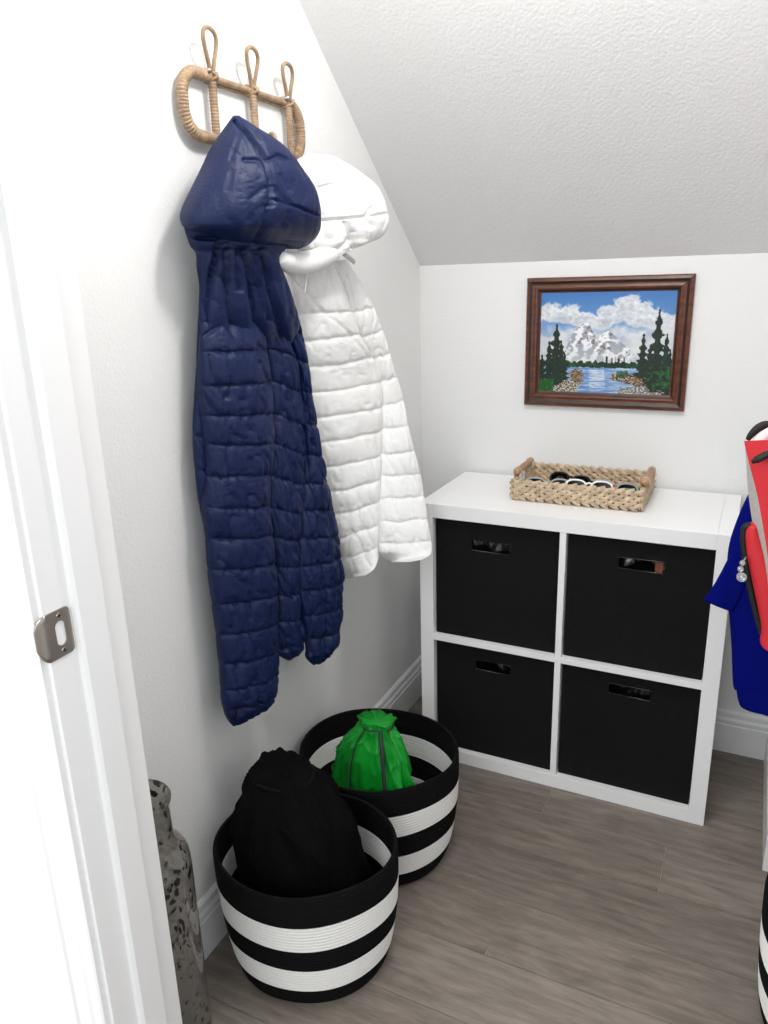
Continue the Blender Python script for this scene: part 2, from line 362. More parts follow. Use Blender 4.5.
# bins
def bin_(cx0, cx1, z0, z1, hp, label, dz):
    x0, x1 = cx0+.003, cx1-.003; z0 = z0+.001; z1 = z1-dz; yf = KY0+.018; yb = KY1-.004; th = .004
    t = thing('storage_box', label, 'storage box', ((x0+x1)/2, (yf+yb)/2, z0), 'black fabric boxes in the shelf unit')
    a = PY(*hp[0], yf); b = PY(*hp[1], yf); hx0, hx1, hz0, hz1 = a[0], b[0], min(a[2], b[2]), max(a[2], b[2])
    hc = (hz0+hz1)/2; hz0, hz1 = hc-.014, hc+.014
    bm = bmesh.new(); N = 24
    o = [(x0, z0), (x1, z0), (x1, z1), (x0, z1)]; h = []
    for cx, cz, q0 in ((hx1-.005, hz0+.005, -90), (hx1-.005, hz1-.005, 0), (hx0+.005, hz1-.005, 90), (hx0+.005, hz0+.005, 180)):
        for q in np.radians(np.linspace(q0, q0+90, 4)): h.append((cx+.005*math.cos(q), cz+.005*math.sin(q)))
    rings = []
    for y in (yf, yf+th):
        vo = [bm.verts.new((p[0], y, p[1])) for p in o]; vh = [bm.verts.new((p[0], y, p[1])) for p in h]
        eo = [bm.edges.new((vo[i], vo[(i+1) % 4])) for i in range(4)]; eh = [bm.edges.new((vh[i], vh[(i+1) % 16])) for i in range(16)]
        bmesh.ops.triangle_fill(bm, use_beauty=True, use_dissolve=False, edges=eo+eh); rings.append((vo, vh))
    for k in (0, 1):
        A, C = rings[0][k], rings[1][k]
        for i in range(len(A)): bm.faces.new([A[i], A[(i+1) % len(A)], C[(i+1) % len(A)], C[i]])
    bmesh.ops.recalc_face_normals(bm, faces=bm.faces[:])
    link('front_panel', bm, M_bin, t)
    bm = bmesh.new(); box(bm, (x0, yf+th, z0), (x0+th, yb, z1)); box(bm, (x1-th, yf+th, z0), (x1, yb, z1)); box(bm, (x0+th, yb-th, z0), (x1-th, yb, z1)); box(bm, (x0+th, yf+th, z0), (x1-th, yb-th, z0+th))
    link('body', bm, M_bin, t)
    bm = bmesh.new(); ring = [((p[0]-(hx0+hx1)/2)*1.03+(hx0+hx1)/2, yf-.0004, (p[1]-hc)*1.06+hc) for p in h]
    tube(bm, ring, .0011, 6, closed=True); link('handle_rim', bm, M_gloss, t, True)
    bm = bmesh.new(); nx, nz = 40, 24; sd = rng.rand()*50
    V = [[bm.verts.new((hx0-.02+(hx1-hx0+.04)*i/nx, yf+.022+.016*noise.noise(Vector((i*.09+sd, k*.07, sd))) - .005*abs(noise.noise(Vector((i*.16, k*.05+sd, 3)))), hz0-.03+(hz1-hz0+.05)*k/nz)) for i in range(nx+1)] for k in range(nz+1)]
    grid_faces(bm, V, False)
    bw = [[bm.verts.new((v.co.x, v.co.y+.003, v.co.z)) for v in r] for r in V]; grid_faces(bm, bw, False)
    lo = link('plastic_liner', bm, M_gloss, t, True)
    lo['label'] = 'glossy crinkled black lining seen through the handle slot'
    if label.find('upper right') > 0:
        co = link('brown_reflection', B((hx1-.022, yf+.005, hz0-.01), (hx1-.004, yf+.009, hz1+.01), .001), mat('reflection_brown', (.45, .25, .16), .6), t); co['label'] = 'brown reflection at the right end of the handle slot, built as a small panel'  # brownish reflection in the slot, put in as a solid brown strip
cells = [((KX+T1, km-T2/2), (zm+T2/2, KH-T1)), ((km+T2/2, KX+KW-T1), (zm+T2/2, KH-T1)), ((KX+T1, km-T2/2), (T1, zm-T2/2)), ((km+T2/2, KX+KW-T1), (T1, zm-T2/2))]
hps = [((472, 540), (510, 555)), ((619, 556), (664, 575)), ((476, 659), (510, 676)), ((609, 684), (650, 700))]
nm = ['black fabric box in the upper left cell of the white shelf unit', 'black fabric box in the upper right cell of the white shelf unit', 'black fabric box in the lower left cell of the white shelf unit', 'black fabric box in the lower right cell of the white shelf unit']
for (cx, cz), hp, n_, dz in zip(cells, hps, nm, (.004, .004, .003, .003)): bin_(cx[0], cx[1], cz[0], cz[1], hp, n_, dz)

# ------------------------------------------------------------------ PICTURE
fx0, fx1, fz0, fz1 = .327, .758, .988, 1.336; fw = .040
t = thing('framed_picture', 'mountain lake landscape painting in a brown wooden frame on the back wall', 'picture', ((fx0+fx1)/2, -.001, fz0))
pf = [(0, .001), (0, .014), (.003, .018), (.010, .020), (.017, .017), (.021, .0165), (.027, .0185), (.031, .0175), (.033, .013), (.036, .012), (.0365, .008), (.040, .007), (.040, .002)]
bm = bmesh.new(); rings = []
for d, h in pf:
    rings.append([bm.verts.new((x, -h, z)) for x, z in ((fx0+d, fz0+d), (fx1-d, fz0+d), (fx1-d, fz1-d), (fx0+d, fz1-d))])
rings.append(rings[0]) if False else None
for i in range(len(rings)-1):
    for k in range(4):
        f = bm.faces.new([rings[i][k], rings[i][(k+1) % 4], rings[i+1][(k+1) % 4], rings[i+1][k]]); f.material_index = 1 if i in (3, 8, 9) else 0
for k in range(4): bm.faces.new([rings[-1][k], rings[-1][(k+1) % 4], rings[0][(k+1) % 4], rings[0][k]])
bmesh.ops.recalc_face_normals(bm, faces=bm.faces[:])
link('frame', bm, [M_frame, M_framed], t)
W_, H_ = 300, 230
def fbm(x, y, o=4, s=0.0):
    v, a = 0, .5
    for k in range(o): v += a*noise.noise(Vector((x, y, s+k*3.1))); x *= 2.03; y *= 2.03; a *= .55
    return v
def mix(a, b, t): t = max(0, min(1, t)); return tuple(p*(1-t)+q*t for p, q in zip(a, b))
def paint(s, t):      # s to the right, t downwards, both 0..1
    f1 = fbm(s*9, t*9, 4, 1); f2 = fbm(s*30, t*30, 3, 5); f3 = fbm(s*70, t*70, 2, 9)
    c = mix((.24, .46, .72), (.45, .60, .78), t*2)
    cl_ = 0
    for cx, cy, rx, ry in ((.09, .20, .13, .10), (.22, .21, .12, .10), (.33, .26, .12, .09), (.02, .22, .08, .08), (.53, .22, .12, .11), (.66, .15, .12, .12), (.74, .22, .14, .13), (.86, .27, .12, .12), (.95, .33, .10, .12), (.45, .3, .12, .08)):
        d = ((s-cx)/rx)**2+((t-cy)/ry)**2 + f1*1.3+f2*.5
        if d < 1: cl_ = max(cl_, min(1, (1-d)*3)); 
    puff = .80+f1*.35+f2*.25
    c = mix(c, mix((.62, .66, .72), (.97, .97, .97), (puff-.55)*2.2), cl_)
    if t > .28: c = mix(c, mix((.70, .73, .77), (.86, .87, .88), .5+f1), (t-.28)*6+f1)
    def ridge(pk): 
        for (x0, y0), (x1, y1) in zip(pk[:-1], pk[1:]):
            if x0 <= s <= x1: return y0+(y1-y0)*(s-x0)/(x1-x0)
        return 2
    r1 = ridge([(.18, .66), (.22, .50), (.27, .38), (.31, .33), (.345, .30), (.375, .30), (.40, .37), (.44, .45), (.50, .39), (.53, .375), (.57, .42), (.62, .48), (.68, .55), (.76, .66)])+f3*.02
    if t > r1 and t < .70:
        side = math.sin((s-.36)*34+(t-r1)*14+f1*7)+f2*1.6
        c = mix((.92, .92, .93), (.60, .62, .66), .5+side*.9)
        if f2+f1 > .22 and t-r1 < .18: c = mix(c, (.40, .35, .32), .75)
        c = mix(c, (.78, .80, .82), (t-.52)*3.4)
    tl = .70-.022*abs(math.sin(s*60+f1*6))-.03*max(0, noise.noise(Vector((s*26, 0, 2)))) - (.05 if .50 < s < .66 and noise.noise(Vector((s*45, 0, 7))) > .1 else 0)
    if tl < t < .78: c = mix((.05, .33, .10), (.02, .12, .08), .5+f2*2.5+(.4 if .5 < s < .66 else 0)); 
    if t > .742+f2*.02:
        wv = noise.noise(Vector((s*7, t*55, 4)))+noise.noise(Vector((s*22, t*120, 8)))*.6
        c = mix((.32, .50, .74), (.72, .78, .85), .45+wv*.9)
        if abs(s-.45-.1*(t-.8)) < .06 and t < .95: c = mix(c, (.80, .83, .87), .6+wv)
    if t > .93+f1*.03 and .62 < s: c = mix((.75, .78, .80), (.35, .32, .28), .5+f3*3)
    # banks and rocks
    if (s < .36-.5*max(0, t-.86)) and t > .86+f1*.06+.2*abs(s-.2)*0+(.0 if s < .3 else .03): c = mix((.30, .24, .18), (.80, .78, .74), .45+f3*4)
    if s > .56+f1*.05 and .80+f2*.05-(s-.56)*.05 < t < .86+(s-.56)*.28+f2*.03: c = mix((.18, .14, .10), (.72, .66, .58), .42+f3*4)
    if s > .60 and .77+f2*.04 < t < .84+f2*.06 and f1 > -.1: c = mix(c, (.04, .26, .07), .7)
    for bx, by, br in ((.145, .80, .05), (.80, .80, .04), (.76, .86, .035), (.30, .83, .05)):
        if math.hypot((s-bx), (t-by)*.8) < br*(1+f2*1.5): c = mix((.62, .50, .36), (.30, .22, .12), .5+f3*4)
    for tx, tt, tb, wd in ((.13, .31, .93, .085), (.075, .48, .95, .07), (.17, .47, .90, .06), (.02, .62, .97, .06), (.20, .6, .88, .04), (.885, .17, .97, .085), (.785, .40, .84, .055), (.95, .40, .95, .06), (.84, .5, .9, .06), (.98, .55, 1, .05)):
        if tt < t < tb:
            hgt = (t-tt)/(tb-tt); wdt = wd*hgt**.75*(.75+.4*math.sin(hgt*42+tx*9)*(.4+.6*abs(math.sin((s-tx)*200))))*(1+f2*1.1)
            if abs(s-tx) < wdt+.003: c = mix((.02, .07, .06), (.03, .22, .09), .25+f3*2.2+f2*1.2+(.25 if (s-tx) < 0 else 0)*hgt)
    if (s < .12 and t > .86+f1*.1) or (s > .83 and .72 < t < .95 and f1+f2 > .12): c = mix((.05, .42, .12), (.02, .2, .06), .5+f3*3)
    return c
verts, cols = [], []
mx0, mx1, mz0, mz1 = fx0+fw-.001, fx1-fw+.001, fz0+fw-.001, fz1-fw+.001
for k in range(H_+1):
    for i in range(W_+1):
        s, q = i/W_, k/H_
        verts.append((mx0+(mx1-mx0)*s, -.006, mz1-(mz1-mz0)*q)); cols.append((*lin(paint(s, q)), 1))
fc = [(k*(W_+1)+i, (k+1)*(W_+1)+i, (k+1)*(W_+1)+i+1, k*(W_+1)+i+1) for k in range(H_) for i in range(W_)]
me = bpy.data.meshes.new('canvas'); me.from_pydata(verts, [], fc)
ca = me.color_attributes.new('paint', 'FLOAT_COLOR', 'POINT'); ca.data.foreach_set('color', np.array(cols, np.float32).ravel())
M_paint = bpy.data.materials.new('oil_paint'); M_paint.use_nodes = True
an = M_paint.node_tree.nodes.new('ShaderNodeAttribute'); an.attribute_name = 'paint'
pb = M_paint.node_tree.nodes['Principled BSDF']; pb.inputs['Roughness'].default_value = .55
M_paint.node_tree.links.new(an.outputs['Color'], pb.inputs['Base Color']); me.materials.append(M_paint)
o = bpy.data.objects.new('canvas', me); COL.objects.link(o); o.parent = t; o.matrix_parent_inverse = Matrix.Translation(-t.location)
bm = B((mx0, -.0055, mz0), (mx1, -.003, mz1)); link('backing_board', bm, M_framed, t)

# ------------------------------------------------------------------ RATTAN COAT RACK
XK = .016
t = thing('coat_rack', 'rattan coat rack with three looped hooks on the left wall', 'coat rack', (0, -.855, 1.58))
ya, yb = PX(183, 103, XK)[1], PX(300.5, 135, XK)[1]; za, zb, rc = PX(207, 137.5, XK)[2], PX(251, 91, XK)[2], .040
def rr_path():
    P = []
    for cy, cz, q0 in ((yb-rc, zb-rc, 0), (ya+rc, zb-rc, 90), (ya+rc, za+rc, 180), (yb-rc, za+rc, 270)):
        for q in np.radians(np.linspace(q0, q0+90, 10)): P.append((XK, cy+rc*math.cos(q), cz+rc*math.sin(q)))
    return P
P = np.array(rr_path()); Pn = []
for i in range(len(P)):
    a, b = P[i], P[(i+1) % len(P)]; n = max(1, int(np.linalg.norm(b-a)/.0009))
    for k in range(n): Pn.append(a+(b-a)*k/n)
Pn = np.array(Pn); seg = np.cumsum(np.r_[0, np.linalg.norm(np.diff(Pn, axis=0), axis=1)])
stems_y = (PX(210.5, 80, XK)[1], PX(251.5, 94, XK)[1], PX(287.5, 110, XK)[1])
rad = []
for p_, s_ in zip(Pn, seg):
    end = p_[1] < stems_y[0]-.004 or p_[1] > stems_y[2]+.004
    rad.append((.0088 if end else .0052)*(1+.20*abs(math.sin(s_*math.pi/.0052)) if end else 1+.07*abs(math.sin(s_*math.pi/.003))))
bm = bmesh.new(); tube(bm, Pn, rad, 12, closed=True); link('rack_frame', bm, M_ratt, t, True)
bm = bmesh.new(); tube(bm, [(XK-.009, y, zb-.006) for y in np.linspace(stems_y[0], stems_y[2], 40)], .0036, 10); link('rear_rod', bm, M_ratt, t, True)
tops = [PX(207.5, 27, XK+.020), PX(251, 47, XK+.020), PX(286, 63, XK+.020)]
for y, tp in zip(stems_y, tops):
    bm = bmesh.new()
    zt = tp[2]; yt = y+(tp[1]-y)*.85; x = XK+.004
    wv_ = (.003, .0045, .009, .0155, .0175, .012, 0)
    fz = (-.006, .012, .030, .052, .066, .0765, 1); hz_ = zt-zb
    zz = [zb+(-.006 if k == 0 else hz_*(0, .12, .36, .62, .82, .95, 1)[k]) for k in range(7)]
    side_ = lambda sg: [(x+.016*max(0, (z-zb)/hz_), y+(yt-y)*max(0, (z-zb)/hz_)+sg*w_, z) for w_, z in zip(wv_, zz)]
    lp = side_(-1)+side_(1)[:-1][::-1]
    tube(bm, lp, .0038, 8, n=90); link('hook_loop', bm, M_ratt, t, True)
    bm = bmesh.new(); m = 110; zs = np.linspace(zb+.004, za-.004, m)
    tube(bm, [(XK+.003, y, z) for z in zs], [.0064*(1+.20*abs(math.sin(z*math.pi/.0052))) for z in zs], 12); link('stem', bm, M_ratt, t, True)
    bm = bmesh.new(); sg = 1
    for a_ in (-1, 1):
        tube(bm, [(XK-.008, y-.008, zb-.008*a_), (XK+.011, y-.003, zb-.004*a_), (XK+.013, y+.003, zb+.004*a_), (XK-.008, y+.008, zb+.009*a_)], .0028, 8, n=14)
    link('binding', bm, M_ratt, t, True)
    bm = bmesh.new()
    k_ = .55 if y > -.8 else 1
    tube(bm, [(XK, y, za-.002), (XK+.014*k_, y, za-.010), (XK+.034*k_, y, za-.008), (XK+.046*k_, y, za+.008), (XK+.044*k_, y, za+.020*k_), (XK+.036*k_, y, za+.022*k_), (XK+.034*k_, y, za+.014*k_)], .0036, 8, n=40)
    link('peg', bm, M_ratt, t, True)
for y in (stems_y[0]-.015, stems_y[2]-.012):
    bm = bmesh.new(); bmesh.ops.create_cone(bm, cap_ends=True, segments=12, radius1=.004, radius2=.004, depth=.030, matrix=Matrix.Translation((.0150, y, zb+.006)) @ Matrix.Rotation(math.pi/2, 4, 'Y')); link('wall_screw', bm, M_steel, t, True)

# ------------------------------------------------------------------ quilted cloth panels
def interp(tbl, v): a = np.array(tbl, float); return np.interp(v, a[:, 0], a[:, 1])
def seg_dist(P, poly):
    best = np.full(P.shape[:-1], 1e9)
    for a, b in zip(poly[:-1], poly[1:]):
        a, b = np.array(a, float), np.array(b, float); d = b-a; L2 = d@d+1e-9
        s = np.clip(((P-a)@d)/L2, 0, 1); best = np.minimum(best, np.linalg.norm(P-(a+s[..., None]*d), axis=-1))
    return best
def smooth_edge(E):
    E = catmull(E, 90); K = np.ones(5)/5
    M = np.stack([np.convolve(np.pad(E[:, k], 2, mode='edge'), K, mode='valid') for k in (0, 1)], -1); M[0], M[-1] = E[0], E[-1]
    M[:, 1] = np.maximum.accumulate(M[:, 1]); return M
def stab(tbl, v):      # smooth interpolation of a (v, value) table
    a = np.array(tbl, float)
    if len(a) < 3: return np.interp(v, a[:, 0], a[:, 1])
    return float(np.mean([np.interp(v+q, a[:, 0], a[:, 1]) for q in (np.linspace(-8, 8, 9) if a[0, 0]+8 < v < a[-1, 0]-8 else np.linspace(-1, 1, 3)*max(0, min(8, v-a[0, 0], a[-1, 0]-v)))]))
def quilt(name, L, R, xl, xr, h, m, parent, slope=((0, 0), (1000, 0)), seams=(), lines=(), puff=.32, wr=.0022, big=.004, seed=0, NV=None, NS=44, hb=.7, expo=.75, rshift=0):
    # L, R: outline points (u, v) of the left and right edge; rows run between them
    L = smooth_edge(L); R = smooth_edge(R)
    v0 = max(L[0, 1], R[0, 1]) if False else (L[0, 1]+R[0, 1])/2; v1 = (L[-1, 1]+R[-1, 1])/2
    NV = NV or int((v1-v0)/.85)+8
    uu = (1-np.cos(np.linspace(0, math.pi, NV)))/2*.2+np.linspace(0, 1, NV)*.8
    vs = v0+(v1-v0)*uu; th = np.linspace(0, 2*math.pi, 2*NS, endpoint=False)
    s = (1-np.cos(th))/2; off = np.sign(np.sin(th))*np.abs(np.sin(th))**expo; front = off >= 0; e = np.abs(np.sin(th))
    bm = bmesh.new(); V = []
    for v in vs:
        sl = stab(slope, v); vl, vr = v+sl, v-sl
        vl = min(max(vl, L[0, 1]), L[-1, 1]); vr = min(max(vr, R[0, 1]), R[-1, 1])
        ul = np.interp(vl, L[:, 1], L[:, 0]); ur = np.interp(vr, R[:, 1], R[:, 0])-rshift*math.sin(math.pi*min(1, max(0, (v-v0)/(v1-v0))))**.5
        A = PX(ul, vl, stab(xl, v)); C = PX(ur, vr, stab(xr, v)); hv = stab(h, v)
        d = C-A; n_ = np.array([d[1], -d[0], 0.0]); n_ = n_/(np.linalg.norm(n_)+1e-9)
        if n_@(CAM-A) < 0: n_ = -n_
        wob = np.array([1.6*noise.noise(Vector((q*4+seed, v*.035, 2.0))) for q in s])   # stitch lines wander a little
        ds = np.min([np.abs(v+wob-q) for q in seams], axis=0) if seams else np.full(len(s), 99.0)
        dip = puff*(.30*np.exp(-(ds/6.5)**2)+.70*np.exp(-(ds/1.7)**1.4)) if seams else np.zeros(len(s))
        sc_ = .5+(s-.5)*(1-.012*np.exp(-(ds/3)**2))
        pos = A+d*sc_[:, None]+n_*(off*hv*np.where(front, 1, hb)*(1-.25*dip))[:, None]
        dd = pos-CAM; zc_ = dd@FW; uv = np.stack([384+FPX*(dd@RT)/zc_, 512-FPX*(dd@UP)/zc_], -1)
        g = np.zeros(len(s))
        for poly, dep, wd in lines: g = np.maximum(g, dep*np.exp(-(seg_dist(uv, poly)/(wd*.8))**2))
        row = []
        for j in range(len(th)):
            q = pos[j]
            if front[j]:
                x_, z_ = q[1]+q[0]*.6, q[2]
                near = math.exp(-ds[j]/7.0)
                r1 = max(0, 1-2.6*abs(noise.noise(Vector((x_*34+z_*9+seed, z_*13-x_*5, seed*1.7)))))**3
                r2 = max(0, 1-2.4*abs(noise.noise(Vector((x_*75+seed, z_*24+x_*22, seed*.7)))))**3
                wk = -wr*1.5*r1-wr*(.35+1.2*near)*r2
                wk += noise.noise(Vector((x_*110+seed, z_*26, seed*1.3)))*wr*1.3*near
                wk += noise.noise(Vector((x_*14+seed, z_*11, seed)))*big
                q = q+n_*((wk-.012*dip[j])*min(1, e[j]*1.5)-g[j]*min(1, e[j]*1.8))
            row.append(bm.verts.new(q))
        V.append(row)
    grid_faces(bm, V)
    for r in (V[0], V[-1]):
        c = bm.verts.new(sum((x.co for x in r), Vector())/len(r))
        for k in range(len(r)): bm.faces.new([r[k], r[(k+1) % len(r)], c])
    bmesh.ops.recalc_face_normals(bm, faces=bm.faces[:])
    return link(name, bm, m, parent, True)

# ---- navy jacket
t = thing('puffer_jacket', 'navy blue hooded puffer jacket hanging by its hood from the rattan rack', 'jacket', PX(240, 725, .06))
# far layer showing at the wall side
quilt('back_panel', [(200, 290), (197, 370), (194.5, 405), (193.6, 441), (196.4, 476), (200, 505), (206, 535), (212, 600), (218, 640)],
      [(225, 290), (228, 400), (230, 476), (232, 560), (232, 600), (230, 640)], [(0, .035)], [(0, .045)], [(290, .004), (330, .018), (600, .018), (640, .004)], M_navy, t, seams=[330, 366, 400, 436, 470, 506, 540, 575, 605], seed=3)
quilt('sleeve', [(283, 300), (289, 342), (297, 370), (300.7, 417), (301, 452), (299, 499), (297.5, 540), (297, 570), (298.5, 601), (304, 630), (307, 650), (306, 656), (308, 661), (313, 665)],
      [(292, 300), (299.5, 326), (306.5, 354), (309, 382), (313.6, 412), (318, 445), (325, 483), (330, 507), (336, 530), (339, 556), (342, 573), (341.7, 584), (340, 594), (341, 607), (339, 624), (337, 643), (332, 653), (325, 661), (319, 664.5)],
      [(300, .075), (665, .085)], [(300, .085), (665, .11)], [(300, .012), (360, .022), (480, .028), (600, .030), (650, .026), (661, .014), (665, .003)], M_navy, t,
      slope=((300, -4), (500, 0), (560, 4), (665, 5)), seams=[332, 362, 392, 424, 455, 483, 510, 537, 562, 587, 611, 634, 655],
      lines=[([(300, 370), (301, 420), (306, 432), (318, 500), (326, 560), (330, 612), (329, 650)], .010, 2.4), ([(312, 440), (322, 515), (325, 545)], .006, 2.2)], wr=.004, seed=11)
quilt('front_panel', [(257, 296), (261, 319), (264, 347), (268, 380), (269.5, 412), (270, 441), (268, 476), (267.5, 506), (271, 547), (274, 589), (275, 617), (276.5, 650), (281, 657), (287, 660)],
      [(273, 296), (281, 312), (288, 342), (297, 370), (302, 417), (302.5, 452), (301, 499), (299, 523), (297, 570), (298, 601), (299, 617), (303, 631), (303.5, 645), (298, 655), (290, 660.5)],
      [(296, .065), (660, .07)], [(296, .08), (660, .085)], [(296, .001), (312, .003), (324, .010), (350, .022), (450, .026), (600, .026), (648, .022), (657, .012), (660, .003)], M_navy, t,
      slope=((300, -7), (450, -7), (520, -3), (570, 1), (660, 2)), seams=[324, 352, 388, 420, 450, 481, 511, 539, 566, 594, 620, 645], wr=.0038, seed=21,
      lines=[([(278, 318), (284, 345), (288, 372)], .008, 2.2)])
quilt('rear_panel', [(201, 296), (200.8, 342), (199, 370), (200, 405), (202, 441), (205, 476), (203, 511), (206.5, 535), (208.5, 570), (213, 605), (217.5, 641), (221, 676), (222, 700), (225, 714), (229, 722), (233, 726)],
      [(255, 296), (261, 319), (264.5, 347), (268.5, 380), (270.5, 412), (271, 441), (268, 476), (267.5, 506), (271.5, 547), (275, 589), (276, 617), (276.5, 650), (277, 669), (275.5, 687), (272.6, 700), (268.5, 706), (266, 711), (256, 713)],
      [(296, .055), (440, .045), (722, .055)], [(296, .075), (440, .085), (722, .085)], [(296, .001), (312, .003), (324, .016), (350, .032), (450, .036), (600, .034), (700, .030), (714, .018), (721, .003)], M_navy, t,
      slope=((300, 2), (500, 0), (560, 3), (650, 7), (722, 7)), seams=[321, 351, 384, 414, 444, 475, 506, 536, 566, 598, 628, 657, 682, 703], wr=.0034, seed=31,
      lines=[([(203, 338), (215, 330), (224, 322), (240, 320)], .007, 2.6), ([(211, 356), (214, 374), (222, 388), (226, 398)], .006, 2.4), ([(203, 392), (210, 404), (216, 412)], .006, 2.4), ([(229, 446), (228, 462), (232, 472)], .005, 2.2), ([(252, 596), (256, 612), (260, 622)], .005, 2.2)])
quilt('yoke', [(184, 222), (187, 233), (192, 246), (197.5, 253), (198.5, 268), (201, 286), (200.5, 300), (200, 318), (202, 332), (206, 345)],
      [(300, 222), (290, 238), (279, 254), (276, 259), (284, 283), (293, 307), (297, 322), (297, 330), (290, 345), (280, 352)],
      [(220, .05), (345, .045)], [(220, .11), (345, .09)], [(222, .035), (260, .042), (310, .036), (330, .024), (343, .010), (349, .002)], M_navy, t,
      lines=[([(222, 240), (212, 280), (205, 330)], 0.0240, 4), ([(228, 250), (229, 290), (234, 325)], 0.0180, 3.2), ([(246, 250), (252, 275), (262, 345)], 0.0270, 4), ([(264, 250), (272, 290), (286, 340)], 0.0195, 3.4), ([(239, 250), (240, 290)], 0.0120, 2.6), ([(201, 262), (205, 280)], 0.0090, 3), ([(186, 236), (196, 238), (214, 238)], 0.0150, 2.6), ([(256, 252), (262, 290), (270, 320)], 0.0120, 2.6)], wr=.003, seed=41)
quilt('hood', [(233, 116), (227, 126), (215, 145), (207, 162), (201, 175), (193, 191), (185.5, 206), (183, 215), (184, 222), (188, 228), (200, 232), (217, 238), (232, 244), (262, 249)],
      [(239, 116), (257, 128), (281, 146), (295, 162), (303, 175), (312, 190), (317, 208), (318, 222), (317.6, 232), (314, 240), (308, 246), (299, 249)],
      [(116, .095), (170, .075), (215, .060), (250, .09)], [(116, .10), (170, .125), (215, .145), (250, .13)], [(116, .006), (126, .024), (146, .05), (180, .070), (215, .072), (235, .050), (245, .025), (249, .004)], M_navy, t,
      slope=((116, 0), (215, 0), (235, -1), (249, 0)), wr=.0015, big=.007, seed=51, NV=170, NS=64, hb=.55, expo=.62, rshift=8,
      lines=[([(236, 121), (250, 135), (259, 148), (267, 163), (271, 180), (271, 205)], .013, 2.6), ([(270, 198), (284, 202), (300, 207), (318, 215)], .0065, 1.9), ([(269, 206), (264, 224), (252, 244)], .008, 2.4), ([(266, 166), (256, 160), (246, 160)], .0045, 2.6), ([(270, 186), (260, 191), (252, 199)], .0035, 2.4), ([(270, 201), (258, 210), (250, 220)], .0035, 2.4), ([(240, 135), (234, 150), (231, 160)], .003, 2.6), ([(273, 186), (282, 197), (290, 203)], .005, 2.6), ([(268, 161), (278, 156), (288, 160)], .005, 2.8), ([(187, 224), (205, 229), (220, 236)], .004, 3), ([(282, 175), (290, 190)], .004, 2.4), ([(290, 212), (282, 226)], .004, 2.4), ([(232, 172), (228, 190)], .003, 3)])

# ---- white jacket
t = thing('puffer_jacket', 'white hooded puffer jacket hanging behind the navy one on the rattan rack', 'jacket', PX(350, 575, .09))
quilt('side_panel', [(325, 262), (335, 275), (345, 300), (356, 333), (374, 373), (376, 404), (378, 440), (378, 500), (378, 545), (380, 553), (385, 559), (390, 563)],
      [(345, 257), (358.5, 280), (367, 295), (378.5, 320), (387, 344), (396, 373), (403, 397), (408, 425), (415, 453), (421, 478), (426, 509), (430, 533), (432, 546), (430.5, 554), (424, 559), (410, 562)],
      [(260, .075), (400, .10), (560, .15)], [(260, .09), (400, .15), (480, .20), (560, .26)], [(260, .006), (290, .016), (400, .024), (530, .026), (552, .020), (560, .006), (562, .002)], M_white, t,
      slope=((260, 0), (330, 4), (400, 2.5), (480, 1.5), (540, 1.5), (562, 0)), seams=[310, 334, 356.5, 379.5, 403, 427, 452, 474, 496.5, 519, 541], puff=.36, wr=.0022, seed=61)
quilt('main_panel', [(276, 258), (285, 290), (295, 330), (303, 370), (310, 420), (319, 470), (329, 520), (336, 555), (340, 570), (346, 579)],
      [(330, 256), (345, 293), (358.5, 333), (372, 358), (380, 373), (381, 404), (380.5, 450), (379.5, 500), (379.5, 548), (378, 560), (373, 570), (364, 576)],
      [(258, .035), (400, .035), (578, .035)], [(258, .085), (400, .11), (578, .15)], [(258, .012), (290, .022), (400, .032), (540, .032), (564, .024), (574, .012), (578, .002)], M_white, t,
      slope=((258, 0), (310, 1), (350, 5), (420, 6), (500, 7), (545, 7), (578, 2)), seams=[313, 338, 363, 387.5, 412.5, 436, 461, 485, 507.5, 530, 552], puff=.36, wr=.0024, seed=71,
      lines=[([(282, 268), (300, 285), (322, 310), (350, 333), (372, 360)], .004, 2.0), ([(313, 262), (306, 283), (305, 293)], .004, 2.0), ([(327, 270), (324, 290)], .003, 2), ([(298, 263), (297, 283)], .004, 2.2)])
quilt('hood', [(312, 153), (300, 158), (295, 165), (297, 175), (300, 200), (300, 225), (296, 240), (298, 250), (304, 258)],
      [(322, 154), (335, 157), (356, 170), (374, 184), (384, 199), (387, 212), (390, 223), (387, 232), (380, 239), (368, 244), (352, 251), (338, 258)],
      [(153, .08), (200, .075), (258, .085)], [(153, .10), (200, .17), (230, .185), (258, .14)], [(153, .006), (162, .026), (185, .052), (215, .062), (240, .046), (252, .024), (258, .004)], M_white, t,
      slope=((153, 0), (258, 0)), wr=.0022, big=.007, seed=81, NV=150, NS=64, hb=.55, expo=.62, rshift=6,
      lines=[([(318, 156), (319, 175), (317, 190), (322, 215)], .005, 2.2), ([(317, 188), (333, 184), (350, 187)], .006, 2), ([(319, 221), (345, 219), (366, 217), (386, 214)], .007, 2.2), ([(372, 208), (367, 217), (371, 226)], .008, 3), ([(346, 222), (352, 235), (354, 248)], .012, 3), ([(337, 250), (348, 243), (353, 232)], .008, 3)])
bm = bmesh.new()
cp = [PX(281, 256, .125), PX(285, 261, .122), PX(293, 263, .112), PX(308, 262, .12), PX(323, 257, .125), PX(336, 249, .125), PX(346, 240, .12)]
tube(bm, cp, [.004]+[.004+.017*math.sin(math.pi*min(1, (.08+i/59)*.9))**.6*(1+.12*noise.noise(Vector((i*.35, 0, 3)))) for i in range(58)]+[.004], 20, n=60)
link('hood_brim', bm, M_white, t, True)
